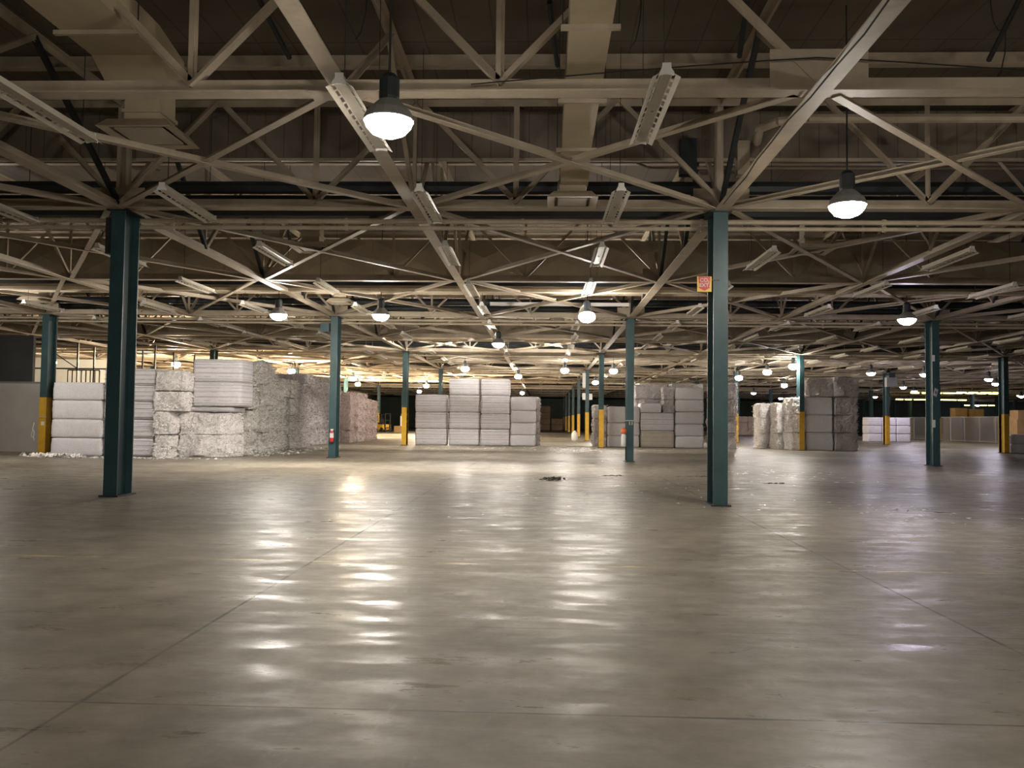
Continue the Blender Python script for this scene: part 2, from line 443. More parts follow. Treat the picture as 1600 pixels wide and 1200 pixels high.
for r, y in enumerate(RY):
    vis = [(c, x) for c, x in enumerate(CX) if in_view(x, y, .6)]
    extra = [(c, x) for c, x in enumerate(CX) if in_view(x, y, 2.8) and (c, x) not in vis] if r < 5 else []
    for q, (c, x) in enumerate(vis + extra):
        guard = r >= 2 or (r == 1 and q == 0)
        src = pg if guard else pl
        o = src if src.name not in used else copy_tree(src)
        used.add(src.name)
        o.location = (x, y, 0)
        if r == 0: lab = 'large dark teal steel column at left, in heavy shade' if q == 0 else 'large teal steel column right of centre with the red and yellow sign'
        else:
            lab = '%s column in the %s row back, %s from the left' % ('teal and yellow steel' if guard else 'plain teal steel', nth(r + 1), nth(q + 1))
        if (c, x) in extra: lab = 'steel column of the %s row just beyond the %s edge of the view' % (nth(r + 1), 'left' if x < 0 else 'right')
        o['label'] = lab
        cols[(r, c)] = o

# ---------------------------------------------------------------- overhead pipes
def pipe(name, pts, r, mat, label, group=None, clamps=0):
    t = thing(name, label, 'pipe', (0, 0, 0), 0, group)
    MB().path(pts, r).build('run', mat, t, smooth=False)
    if clamps:
        a, b = Vector(pts[0]), Vector(pts[-1])
        for i in range(clamps):
            p = a.lerp(b, (i + .5) / clamps)
            MB().tube(p - (b - a).normalized() * .03, p + (b - a).normalized() * .03, r * 1.45, 8).build('clamp', 'conduit', t)
    return t
for i, y in enumerate(RY[:6]):
    wx0, wx1 = max(X0 + 1, -.66 * y - 6), min(X1 - 1, .6 * y + 6)
    for q, (dz, r) in enumerate(((-.075, .05), (-.215, .042))):
        pipe('cream_conduit', [(wx0, y + .74, CH + dz), (wx1, y + .74, CH + dz)], r, 'conduit',
             '%s cream pipe slung under the truss of the %s column row' % (('upper', 'lower')[q], nth(i + 1)), 'cream pipes under the row trusses', 9 if i < 2 else 0)
    for q, (z, r) in enumerate(((6.64, .14), (6.38, .12), (6.14, .12))):
        pipe('dark_pipe', [(wx0, y + 1.25 + .1 * q, z), (wx1, y + 1.25 + .1 * q, z)], r, 'dark_steel',
             '%s black pipe crossing just behind the %s column row' % (('top', 'middle', 'lowest')[q], nth(i + 1)), 'black pipes behind the row trusses')
for i in range(1, 5):
    y = 17.03 + BAYY * (i - .5)
    wx0, wx1 = max(X0 + 1, -.66 * y - 4), min(X1 - 1, .6 * y + 4)
    pipe('dark_pipe', [(wx0, y + 3.8, 6.30), (wx1, y + 3.8, 6.30)], .17, 'dark_steel', 'thick black pipe crossing between column rows %s and %s' % (nth(i), nth(i + 1)), 'thick black pipes between rows')
    pipe('cream_pipe', [(wx0, y + 2.6, 6.02), (wx1, y + 2.6, 6.02)], .12, 'conduit', 'thick cream pipe crossing between column rows %s and %s, nearer one' % (nth(i), nth(i + 1)), 'thick cream pipes between rows')
    pipe('cream_pipe', [(wx0, y + 5.0, 6.30), (wx1, y + 5.0, 6.30)], .12, 'conduit', 'thick cream pipe crossing between column rows %s and %s, farther one' % (nth(i), nth(i + 1)), 'thick cream pipes between rows')
pipe('sprinkler_pipe', [(-16, 19.3, 7.55), (1.9, 19.3, 7.55), (2.3, 19.3, 7.38), (14, 19.3, 7.38)], .028, 'conduit', 'thin cream sprinkler pipe crossing above the first column row')
pipe('bent_pipe', [(4.2, 17.2, 7.28), (4.05, 16.4, 7.28), (4.3, 16.0, 7.28), (4.8, 15.85, 7.28), (15, 15.85, 7.28)], .085, 'conduit', 'thick cream pipe with a bend, right of the large right column')
for i, (x, y, z0, z1) in enumerate([(.0, 14, 7.3, 8.3), (3.0, 13.2, 7.1, 8.35), (7.2, 13.5, 7.15, 8.35), (-4.6, 13.4, 7.2, 8.3)]):
    pipe('drain_pipe', [(x, y - .6, z1), (x + .15, y + .9, z0 + .6)], .045, 'dark_steel', 'short dark sloping pipe under the roof deck, %s from the left' % nth([2, 3, 4, 1][i]), 'dark sloping pipes under the deck')
# hanging loops of cable by the strip lights
for i, (x, y, n) in enumerate([(1.05, 10.6, 'beside the near centre strip light'), (6.05, 11.6, 'beside the near right strip light'), (-2.35, 10.3, 'above the nearest glowing lamp')]):
    pts = [(x + .10 * math.sin(a * .7), y, DECK - .1 - 1.9 * a / 14 + .12 * math.sin(a * 1.3)) for a in range(15)]
    tag(MB().path(pts, .009, 5).build('hanging_cable', 'black'), 'thin looped black cable hanging %s' % n, 'cable')
# cables along the right column-line beam and at the first truss
tag(MB().path([(3.33 + .03 * math.sin(a), 8.2 + a * .9, CH - .04 - .03 * (a % 2)) for a in range(10)], .011, 5).build('beam_cable', 'black'),
    'black cable clipped along the underside of the right lengthwise beam', 'cable')
tag(MB().path([(3.4 + (a - 8) * .55, 10.84, CH + .42 - .03 * abs(a - 8) ** 1.15) for a in range(17)], .010, 5).build('sagging_cable', 'black'),
    'thin dark cable sagging across the big gusset plate of the nearest truss', 'cable')

# ---------------------------------------------------------------- ducts and diffusers
def long_duct(label, x, y0, y1, z, wd, ht, bands):
    t = thing('air_duct', label, 'duct', (x, 0, z))
    mb = MB().box(-wd / 2, wd / 2, y0, y1, 0, ht)
    mb.build('duct_body', 'duct', t)
    for b in bands: MB().box(-wd / 2 - .1, wd / 2 + .1, b - .03, b + .03, -.06, 0).build('hanger_strap', 'conduit', t)
    for b in bands:
        for s in (-1, 1): MB().bar((s * (wd / 2 + .08), b, -.06), (s * (wd / 2 + .08), b, DECK - z), .014, .014).build('hanger_rod', 'dark_steel', t)
    # end elbow turning down
    MB().add([(-wd / 2, y1, 0), (wd / 2, y1, 0), (wd / 2, y1 + .55, -.32), (-wd / 2, y1 + .55, -.32), (-wd / 2, y1, ht), (wd / 2, y1, ht), (wd / 2, y1 + .9, ht * .6), (-wd / 2, y1 + .9, ht * .6), (-wd / 2, y1 + .9, -.32), (wd / 2, y1 + .9, -.32)],
             [(0, 3, 2, 1), (4, 5, 6, 7), (0, 4, 7, 8, 3), (1, 2, 9, 6, 5), (3, 8, 9, 2), (8, 7, 6, 9)]).build('elbow', 'duct', t)
    return t
long_duct('long cream air duct running lengthwise overhead near the centre', .50, 8.6, 15.3, 6.42, .52, .40, (10.2, 12.6, 14.9))
long_duct('wide cream air duct sloping overhead at upper left', -6.25, 7.8, 12.2, 6.95, 1.0, .45, (9.0, 11.4))
def diffuser(label, x, y, z, wd=.95, neck=.45, top=6.6):
    t = thing('air_diffuser', label, 'air diffuser', (x, y, z), 0, 'square ceiling air diffusers')
    a, b = wd / 2, wd / 2 - .14
    fr = MB()
    z1 = .14
    fr.add([(-a, -a, 0), (a, -a, 0), (a, a, 0), (-a, a, 0), (-b, -b, .02), (b, -b, .02), (b, b, .02), (-b, b, .02), (-a + .12, -a + .12, z1), (a - .12, -a + .12, z1), (a - .12, a - .12, z1), (-a + .12, a - .12, z1)],
           [(0, 1, 5, 4), (1, 2, 6, 5), (2, 3, 7, 6), (3, 0, 4, 7), (0, 8, 9, 1), (1, 9, 10, 2), (2, 10, 11, 3), (3, 11, 8, 0), (8, 11, 10, 9)])
    fr.build('frame', 'conduit', t)
    c = b - .06
    MB().box(-c, c, -c, c, .015, .035).build('face_plate', 'fixture', t)
    MB().box(-neck / 2, neck / 2, -neck / 2, neck / 2, .14, top - z).build('neck', 'duct', t)
    MB().box(-neck / 2 - .03, neck / 2 + .03, -neck / 2 - .03, neck / 2 + .03, .30, .36).build('collar', 'conduit', t)
    return t
diffuser('square air diffuser at the end of the central duct', .47, 16.35, 5.82, .95, .5, 6.5)
diffuser('large square air diffuser upper left, under the wide duct', -6.25, 13.05, 6.0, 1.15, .55, 7.0)
diffuser('square air diffuser left of the central beam, behind the first column row', -5.95, 21.4, 5.9)
diffuser('square air diffuser right of the large right column', 6.55, 21.4, 5.9)
diffuser('square air diffuser above the left glowing lamp of the second row', -7.6, 31.4, 5.9)
diffuser('square air diffuser at far left above the white bales', -19.2, 31.4, 5.9)
diffuser('small square air diffuser over the centre, behind the second column row', .55, 39.6, 6.0)
diffuser('small square air diffuser over the right half, behind the second column row', 11.6, 39.6, 6.0)
def cross_duct(label, y, z, ht, x0, x1, step=2.4):
    t = thing('cross_duct', label, 'duct', (0, y, z))
    mb = MB(); x = x0
    while x < x1 - .1:
        xe = min(x + step, x1); c = ((x + xe) / 2, -.10, ht / 2)
        mb.add([(x, 0, 0), (xe, 0, 0), (xe, 0, ht), (x, 0, ht), c], [(0, 1, 4), (1, 2, 4), (2, 3, 4), (3, 0, 4)])
        x = xe
    mb.box(x0, x1, .001, .8, 0, ht)
    mb.build('duct_body', 'grey_duct', t)
    sm = MB().box(-.025, .025, -.03, 0, -.03, ht + .03).mesh('seam_flange', 'grey_duct'); x = x0
    while x <= x1 + .01: link('seam_flange', sm, t, (x, 0, 0)); x += step
    return t
cross_duct('big grey-brown rectangular duct crossing the hall behind the first column row', 27.1, 6.2, 1.15, -20, 24)
cross_duct('big grey-brown rectangular duct crossing the hall behind the second column row', 45.4, 6.15, .8, -30, 30)
cross_duct('big rectangular duct crossing the hall behind the third column row', 63.4, 6.2, .8, -44, 44)

def curtain_material():
    m = Mat('ribbed_draft_board', .8)
    x, y, z = m.sep()
    c = m.ramp(m.noise(.5, 6, (1, 1, 1), .6), [(.3, (.165, .135, .105)), (.7, (.245, .205, .16))])
    rib = m.math('LESS_THAN', m.math('PINGPONG', m.math('ADD', x, 300), .2), .012)
    c = m.mix(m.math('MULTIPLY', rib, .5), c, (.06, .048, .036))
    m.color(c); return m.m
M['draft'] = curtain_material()
t = thing('draft_curtain', 'flat dark ribbed draft board hanging from the deck just behind the first column row', 'draft curtain', (0, 17.75, 0))
MB().box(-18, 17, 0, .03, 7.12, DECK - .27).build('board', 'draft', t)
MB().box(-18, 17, -.03, .05, 7.06, 7.12).build('edge_trim', 'conduit', t)

# ---------------------------------------------------------------- strip lights
def strip_light(simple):
    L = 2.5
    def wing(s, slots):
        mb = MB()
        a, b = (s * .065, .0), (s * .165, -.055)
        n = 12
        def pt(u, yv): return (a[0] + (b[0] - a[0]) * u, yv, a[1] + (b[1] - a[1]) * u)
        def quad(u0, u1, y0, y1):
            p = [pt(u0, y0), pt(u1, y0), pt(u1, y1), pt(u0, y1)]
            q = [(x, y, z + .006) for x, y, z in p]
            mb.add(p + q, [(0, 1, 2, 3), (7, 6, 5, 4), (0, 4, 5, 1), (1, 5, 6, 2), (2, 6, 7, 3), (3, 7, 4, 0)])
        if simple: quad(0, 1, 0, L)
        else:
            quad(0, .12, 0, L); quad(.45, 1, 0, L)
            for i in range(n + 1):
                y0 = i * L / n - .03; quad(.12, .45, max(0, y0), min(L, y0 + .06))
        return mb
    t = thing('strip_light', '', 'strip light', (0, 0, 0), 0, 'unlit strip lights')
    hs = MB().add([(-.07, 0, 0), (.07, 0, 0), (.07, L, 0), (-.07, L, 0), (-.05, 0, .09), (.05, 0, .09), (.05, L, .09), (-.05, L, .09)],
                  [(0, 3, 2, 1), (4, 5, 6, 7), (0, 1, 5, 4), (1, 2, 6, 5), (2, 3, 7, 6), (3, 0, 4, 7)])
    if simple:
        for s in (-1, 1):
            m_ = wing(s, 0); hs.add(m_.v, m_.f)
        for y in (.25, L - .25): hs.bar((0, y, .09), (0, y, DECK - CH + .14), .012, .012)
        hs.build('housing', 'fixture', t); return t
    hs.build('housing', 'fixture', t)
    for s in (-1, 1): wing(s, 1).build('reflector', 'fixture', t)
    for y in (-.02, L - .01):
        MB().add([(-.05, y, .11), (.05, y, .11), (.05, y, .05), (.085, y, .0), (.085, y, -.035), (.03, y, -.02), (-.03, y, -.02), (-.085, y, -.035), (-.085, y, .0), (-.05, y, .05)] +
                 [(p[0], y + .03, p[1]) for p in [(-.05, .11), (.05, .11), (.05, .05), (.085, .0), (.085, -.035), (.03, -.02), (-.03, -.02), (-.085, -.035), (-.085, .0), (-.05, .05)]],
                 [tuple(range(10)), tuple(range(10, 20))[::-1]] + [(i, 10 + i, 10 + (i + 1) % 10, (i + 1) % 10) for i in range(10)]).build('end_cap', 'white', t)
    MB().lathe([(.02, 0), (.02, .01)], (0, L / 2, -.012), 10).build('knockout', 'grey', t)
    for y in (.25, L - .25): MB().bar((0, y, .09), (0, y, DECK - CH + .14), .010, .010).build('hanger_rod', 'dark_steel', t)
    return t
sl, ss = strip_light(False), strip_light(True)
sused = set()
FX = [-19.0, -14.55, -10.9, -6.85, -2.34, 1.32, 5.4, 9.86, 13.5, 17.6, 22.05, 25.75, 29.8]
skip = {(1, 5), (6, 1), (6, 2)}
for li, x in enumerate(FX):
    q = 0
    for j in range(17):
        y = 9.8 + 5.13 * j
        if not in_view(x, y + 1.2, .6): continue
        if li in (0, 1) and y < 30 and j % 2: continue
        q += 1
        if (li, q) in skip or R.random() < .06 and j > 4: continue
        src = sl if y < 42 else ss
        o = src if src.name not in sused else copy_tree(src); sused.add(src.name)
        o.location = (x + R.uniform(-.06, .06), y + R.uniform(-.25, .25), CH - .15)
        if li == 4 and q == 1: o.location.x -= .2; o.location.z -= .08
        o.rotation_euler.z = R.uniform(-.015, .015)
        o['label'] = 'unlit white strip light hanging in the %s line from the left, %s from the front' % (nth(li + 1), nth(q))
# the long lit-up white strip across the centre
tag(MB().box(-2.2, 3.2, 33.2, 33.3, 6.10, 6.23).build('cable_tray', 'white'), 'bright white trunking running crosswise above the centre lamps', 'trunking')
# lit yellow tubes far right
for i, (x, y, ln, z) in enumerate([(44, 98, 6, 5.25), (48.3, 99, 6.5, 5.3), (46.5, 93, 5.5, 5.15), (56, 122, 7, 5.2), (51.5, 122, 5, 5.2), (57, 104, 2.2, 5.25), (70, 140, 6, 4.9)]):
    t = thing('lit_strip_light', 'glowing yellow strip light over the fenced area, %s of them from the left' % nth([1, 3, 2, 5, 4, 6, 7][i]), 'strip light', (x, y, z), 0, 'lit yellow strip lights')
    MB().box(-ln / 2, ln / 2, -.1, .1, .06, .16).build('housing', 'fixture', t)
    for q in range(int(ln / 1.25)): MB().tube((-ln / 2 + 1.25 * q, 0, 0), (-ln / 2 + 1.25 * q + R.uniform(.8, 1.2), 0, 0), .08, 8).build('tube', 'tube_lit', t)
    for q in (-1, 1): MB().bar((q * ln * .4, 0, .16), (q * ln * .4, 0, DECK - z - .01), .03, .03).build('hanger_rod', 'dark_steel', t)

# ---------------------------------------------------------------- glowing lamps
def lamp(matname):
    t = thing('high_bay_lamp', '', 'lamp', (0, 0, 0), 0, 'glowing lamps under the roof')
    MB().lathe([(.0001, -.17), (.10, -.16), (.20, -.115), (.265, -.04), (.285, .03)] + ([(.25, .12), (.19, .17)] if matname in ('lamp', 'lamp_strong') else []), n=16).build('refractor', matname, t, smooth=True)
    MB().lathe([(.20, .17), (.15, .24), (.13, .26)] if matname in ('lamp', 'lamp_strong') else [(.295, .02), (.295, .045), (.26, .13), (.20, .19), (.13, .26)], n=16).build('reflector', 'grey', t)
    MB().lathe([(.11, .26), (.12, .30), (.12, .52), (.07, .58)], n=12).build('ballast_housing', 'dark_steel', t)
    MB().tube((0, 0, .58), (0, 0, DECK - 5.1), .014, 6).build('stem', 'dark_steel', t)
    return t
LAMPS = [(-1.87, 9.85, 5.1, 'lamp_low', 'largest glowing lamp, beside the strip light at upper left of centre'),
 (4.78, 13.75, 5.1, 'lamp_low', 'second largest glowing lamp, right of the large right column'),
 (-5.58, 28.6, 5.1, 'lamp_mid', 'glowing lamp over the middle left, below a square air diffuser'),
 (1.36, 28.7, 5.1, 'lamp', 'glowing lamp near centre, above the pale bale stack'),
 (-9.1, 28.7, 5.1, 'lamp_mid', 'glowing lamp left of the plain teal column with the extinguisher'),
 (11.9, 28.7, 5.1, 'lamp_cool', 'glowing lamp just left of the right plain teal column'),
 (-2.18, 39.0, 5.1, 'lamp_high', 'glowing lamp on the central beam line above the tall pale stack')]
FARL = [(-5.56, 58.8, 0), (1.32, 59.7, 0), (4.7, 59.8, 0), (-2.2, 68.5, 0), (15.15, 59.3, 0), (15.15, 53.1, 0), (22.0, 58.9, 1), (25.9, 59.7, 1), (32.9, 65.0, 1),
 (33.0, 80.5, 1), (15.0, 67.2, 0), (-19.2, 87, 2), (-12.5, 89.5, 2), (41.2, 109, 1), (32.5, 120, 1), (74, 150, 1), (85, 163, 1), (55.3, 102, 1),
 (-19.2, 64, 2), (-25, 57, 2), (-27, 72, 2), (-17, 75, 2), (-33, 62.0 - 6, 0), (4.5, 78, 0), (-8, 80, 2), (37, 72, 1), (22, 80, 0), (9.5, 95, 0), (-3, 110, 0), (-16, 108, 0), (24, 100, 1), (38, 90, 1)]
ADDED_LAMPS = [(7.5, -3, 3), (-3.5, -6, 3), (17, 6, 0), (1, -14, 3)]  # added lamps outside the view, giving extra light on the near floor
LAMPS += [(x, 48.2, 6.9, 'lamp_mid', 'added lamp hidden behind the second crossing duct to brighten the stack, %s' % d) for x, d in ((-7.0, 'left one'), (-2.9, 'middle one'), (.6, 'right one'))]  # added lamps kept out of sight, brightening the front of the centre stack
LAMPS.append((-20.3, 28.7, 5.1, 'lamp', 'added lamp beyond the left edge to brighten the pale partition'))  # unseen lamp added to brighten the partition and the leftmost bales
n = 7
for x, y, c in sorted(FARL, key=lambda a: a[1]) + ADDED_LAMPS:
    n += 1
    lab = 'small glowing lamp far down the hall, %s nearest of all the lamps' % nth(n) if y > 20 else 'added fill lamp over the front of the hall, %s of those out of view' % nth(n - 38)
    LAMPS.append((x, y, 5.1, ('lamp', 'lamp_cool', 'lamp_strong', 'lamp_mid')[c], lab))
protos = {}
for x, y, z, mt, lab in LAMPS:
    if mt not in protos: o = protos[mt] = lamp(mt)
    else: o = copy_tree(protos[mt])
    o.location = (x, y, z); o['label'] = lab
    if z > 6:
        st = [c for c in o.children if c.name.startswith('stem')][0]; st.scale.z = (DECK - z) / (DECK - 5.1)

# ---------------------------------------------------------------- bales
def bale_mesh(name, sx, sy, sz, mat, rough, bulge, seed, layers=0):
    """bale standing on z=0, centred in x and y, lumpy faces, bulging between its wires"""
    nx, ny, nz = [max(4, int(d / .085)) for d in (sx, sy, sz)]
    vid, V, F = {}, [], []
    def vert(i, j, k):
        key = (i, j, k)
        if key in vid: return vid[key]
        u, v, q = i / nx, j / ny, k / nz
        p = Vector(((u - .5) * sx, (v - .5) * sy, q * sz))
        nrm = Vector(((i == nx) - (i == 0), (j == ny) - (j == 0), (k == nz) - (k == 0)))
        edge = sum(abs(c) for c in nrm)
        s = Vector((seed * 7.3, seed * 3.1, seed * 1.7))
        a = noise.noise(p * 2.1 + s) * .6 + noise.noise(p * 6.5 + s) * .4 + noise.noise(p * 15 + s) * .25
        d = a * rough * (1.0 if not nrm.x else 1.5) + (noise.noise(p * .9 + s) * rough if rough > .1 else 0)
        if nrm.x or nrm.y:
            d += bulge * (math.sin(math.pi * q) - .6)
            if layers: d += .012 * abs(math.sin(math.pi * layers * q))
        if nrm.z > 0: d *= .6
        if nrm.z < 0: d = 0
        if edge >= 2: d -= .035 if rough < .1 else .015
        p += nrm.normalized() * d if nrm.length else nrm
        if p.z < 0: p.z = 0
        vid[key] = len(V); V.append(tuple(p)); return vid[key]
    for i in range(nx):
        for j in range(ny):
            F.append((vert(i, j, 0), vert(i, j + 1, 0), vert(i + 1, j + 1, 0), vert(i + 1, j, 0)))
            F.append((vert(i, j, nz), vert(i + 1, j, nz), vert(i + 1, j + 1, nz), vert(i, j + 1, nz)))
    for i in range(nx):
        for k in range(nz):
            F.append((vert(i, 0, k), vert(i + 1, 0, k), vert(i + 1, 0, k + 1), vert(i, 0, k + 1)))
            F.append((vert(i, ny, k), vert(i, ny, k + 1), vert(i + 1, ny, k + 1), vert(i + 1, ny, k)))
    for j in range(ny):
        for k in range(nz):
            F.append((vert(0, j, k), vert(0, j, k + 1), vert(0, j + 1, k + 1), vert(0, j + 1, k)))
            F.append((vert(nx, j, k), vert(nx, j + 1, k), vert(nx, j + 1, k + 1), vert(nx, j, k + 1)))
    me = bpy.data.meshes.new(name); me.from_pydata(V, [], F); me.materials.append(M[mat])
    me.polygons.foreach_set('use_smooth', [rough < .05] * len(me.polygons))
    return me
def shred_mesh(sx, sy, sz, mat, seed):
    rr = random.Random(seed); mb = MB()
    for _ in range(int(170 * (sy * sz * 2 + sx * sz) / 3)):
        f = rr.choice('xxxyXt'); e = rr.uniform
        p, n = {'x': ((sx / 2 + .03, e(-.5, .5) * sy, e(.02, 1) * sz), (1, 0, 0)), 'X': ((-sx / 2 - .03, e(-.5, .5) * sy, e(.02, 1) * sz), (-1, 0, 0)),
                'y': ((e(-.5, .5) * sx, -sy / 2 - .03, e(.02, 1) * sz), (0, -1, 0)), 't': ((e(-.5, .5) * sx, e(-.5, .5) * sy, sz), (0, 0, 1))}[f]
        p, n = Vector(p), Vector(n)
        d = (n * e(.1, .7) + Vector((e(-1, 1), e(-1, 1), e(-1.2, .6)))).normalized() * e(.05, .17)
        w_ = d.cross(n + Vector((.1, .2, .3))).normalized() * e(.008, .022)
        q = p + d * .5 + n * .03
        mb.add([p - w_, p + w_, q + w_, q - w_, p + d + w_ * .6, p + d - w_ * .6], [(0, 1, 2, 3), (3, 2, 4, 5)])
    return mb.mesh('loose_shreds', mat)
BM = {}
def bale(x0, x1, y0, dy, z0, z1, kind, label, cat='bale', group=None, jitter=.03):
    """one bale filling the given box; meshes are shared between bales of like size"""
    q = lambda v, s: max(s, round(v / s) * s)
    sx, sy, sz = q(x1 - x0, .1), q(dy, .2), q(z1 - z0, .06)
    mat, rough, bulge, layers = {'white': ('bale_white', .018, .015, 6), 'soft': ('bale_soft', .035, .03, 0), 'rough': ('bale_rough', .11, .03, 0), 'shag': ('bale_shag', .15, .0, 0),
        'grey': ('bale_grey', .12, .01, 0), 'tan': ('bale_tan', .03, .02, 5), 'brown': ('bale_brown', .05, .03, 0), 'pink': ('bale_pink', .14, .0, 0)}[kind]
    var = R.randrange(3)
    key = (sx, sy, sz, kind, var)
    name = 'paper_bale' if kind != 'brown' else 'cardboard_bale'
    if key not in BM: BM[key] = bale_mesh(name, sx, sy, sz, mat, rough, bulge, var * 3 + len(BM) % 5, layers)
    o = link(name, BM[key])
    o.scale = ((x1 - x0) / sx, 1, (z1 - z0 - .012) / sz)
    o.location = ((x0 + x1) / 2 + R.uniform(-jitter, jitter) * .4, y0 + sy / 2 + R.uniform(-jitter, jitter), z0)
    o.rotation_euler.z = R.uniform(-.012, .012)
    tag(o, label, 'bale', group)
    # loose shreds sticking out of the rough bales
    if rough >= .1 and y0 < 75:
        kz = ('shred', sx, sy, sz, kind)
        if kz not in BM: BM[kz] = shred_mesh(sx, sy, sz, {'rough': 'scrap', 'shag': 'bale_rough'}.get(kind, mat), len(BM))
        link('loose_shreds', BM[kz], o)['kind'] = 'stuff'
    # baling wires round the layered bales
    if kind in ('white', 'tan') and y0 < 60:
        kz = ('wire', sx, sy, sz)
        if kz not in BM:
            a, b = sx / 2 + .022, sy / 2 + .022
            BM[kz] = MB().path([(-a, -b, 0), (a, -b, 0), (a, b, 0), (-a, b, 0), (-a, -b, 0)], .006, 5).mesh('baling_wire', 'grey')
        for i in range(4):
            wv = link('baling_wire', BM[kz], o); wv.location.z = sz * (i + .5) / 4
    return o
LV = ['bottom', 'second', 'third', 'fourth', 'fifth', 'sixth']
def level(i, n): return 'top' if i == n - 1 else LV[i] + (' up' if i else '')

# left block, front faces
g = 'bales in the long left block'
def stack(x0, x1, y0, dy, zs, kinds, where, group, jit=.03):
    n = len(zs) - 1
    for i in range(n):
        kd = kinds if isinstance(kinds, str) else kinds[i]
        bale(x0, x1, y0, dy, zs[i], zs[i + 1], kd, '%s, %s' % (where, level(i, n) + ' one' if n > 1 else 'single'), group=group, jitter=jit)
stack(-19.68, -17.62, 33.5, 1.4, [0, .74, 1.48, 2.24, 2.96], 'soft', 'smooth pale bale at the far left end of the left block', g)
stack(-17.55, -15.5, 33.5, 1.4, [0, .75, 1.5, 2.2, 2.85, 3.53], 'white', 'layered white bale just right of the large left column', g)
stack(-15.48, -14.28, 33.4, 1.8, [1.84, 2.65, 3.45], 'rough', 'loose shredded bale right of the left block layered pile, upper pair', g)
stack(-15.48, -14.86, 33.4, 1.8, [0, .92, 1.84], 'rough', 'narrow loose shredded bale in the left block, lower pair', g)
stack(-14.8, -12.66, 34.2, 1.4, [0, .92, 1.82], 'rough', 'wide pale bale low at the left block front corner', g)
stack(-14.75, -12.62, 34.25, 1.4, [1.83, 2.05], 'white', 'thin flat white bale in the left block front corner pile', g)
stack(-14.28, -12.3, 34.2, 1.4, [2.06, 3.05, 3.98], 'white', 'layered white bale atop the left block front corner pile', g)
# the block's right flank running away from the camera
y = 35.75; q = 0
while y < 47.5:
    q += 1
    zt = 4.0 if y < 40 else 3.5
    zt += R.uniform(-.14, .12)
    nlev = 4; zs = [zt * i / nlev + (R.uniform(-.12, .12) if 0 < i < nlev else 0) for i in range(nlev + 1)]
    dx = R.uniform(-.14, .14) - (y - 35) * .055
    if y < 39: dx += .2
    stack(-14.75 + dx, -12.62 + dx, y, 1.2, zs, 'shag' if y < 43.5 else 'grey', 'shredded bale on the left block flank, %s pile back' % nth(q), g, .10)
    y += 1.28
g2 = 'bales in the brownish pile behind the left block'
y = 48.6; q = 0
while y < 68:
    q += 1
    zt = 4.15 if y < 56 else (3.4 if y < 62 else 3.05)
    xr = -13.75 + (.0 if y < 57 else (.75 if y < 63 else .1))
    zs = [zt * i / 4 for i in range(5)]
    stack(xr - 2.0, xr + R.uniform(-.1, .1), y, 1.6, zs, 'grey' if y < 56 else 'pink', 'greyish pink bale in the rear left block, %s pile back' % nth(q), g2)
    y += 1.7
# rear rank behind the left block, showing above it
stack(-18.2, -16.3, 48.6, 1.6, [0, 1, 2, 3, 3.9], 'grey', 'greyish bale beside the front of the rear left block', g2)

# centre stack
g = 'bales in the pale centre stack'
H = 1.064
for ci, (x0, x1, zs, kd) in enumerate([(-8.3, -6.3, [0, 1.06, 2.1, 3.23], 'white'), (-6.13, -4.22, [0, 1.06, 2.12, 3.2, 4.27], 'white'),
                                   (-4.1, -2.27, [0, 1.06, 2.03, 3.2, 4.26], 'white'), (-2.2, -.62, [0, .71, 1.5, 2.27, 3.14], 'soft')]):
    stack(x0, x1, 54.5, 1.2, zs, kd, '%s bale in the %s pile of the centre stack' % ('layered white' if kd == 'white' else 'lumpy white', ('left', 'second', 'third', 'right')[ci]), g)
for q in range(2):
    stack(-2.2, -.45, 55.85 + 1.35 * q, 1.2, [0, .8, 1.6, 2.4, 3.15], 'grey', 'greyish bale %s the centre stack right pile' % ('behind' if q == 0 else 'two ranks behind'), g)

# right-of-centre stack
g = 'bales in the grey stack behind the right columns'
stack(3.15, 3.95, 55.6, 1.8, [0, .9, 1.8, 2.68], 'grey', 'rough bale end leftmost in the right-of-centre stack', g)
stack(4.0, 5.1, 55, 1.4, [1.57, 2.6], 'soft', 'pale bale at the top left of the right-of-centre stack', g)
stack(5.15, 6.02, 55, 1.4, [1.57, 2.6], 'soft', 'pale bale hidden behind the slim column of the second row', g)
stack(4.0, 6.0, 55, 1.4, [0, .75, 1.56], 'soft', 'wide pale bale low left in the right-of-centre stack', g)
stack(6.1, 8.2, 55, 1.4, [0, 1.09, 2.22], ['tan', 'white'], 'wide middle bale in the right-of-centre stack', g)
stack(6.05, 7.4, 55.05, 1.4, [2.23, 2.84], 'soft', 'small pale bale lying on the middle pile of the right-of-centre stack', g)
stack(8.28, 10.06, 55, 1.4, [0, .77, 1.54, 2.31, 3.08, 3.86], 'soft', 'pale bale in the right-of-centre stack, right pile', g)
stack(7.5, 8.2, 55.1, 1.4, [2.23, 3.06, 3.86], 'grey', 'narrow bale left of the right-of-centre stack right pile', g)
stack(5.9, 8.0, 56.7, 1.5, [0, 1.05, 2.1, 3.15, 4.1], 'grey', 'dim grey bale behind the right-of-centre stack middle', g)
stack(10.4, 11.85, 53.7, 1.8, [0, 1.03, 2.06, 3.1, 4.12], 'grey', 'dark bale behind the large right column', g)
stack(8.3, 10.3, 56.7, 1.5, [0, 1.05, 2.1, 3.15, 4.15], 'grey', 'dim grey bale behind the right-of-centre stack right pile', g)

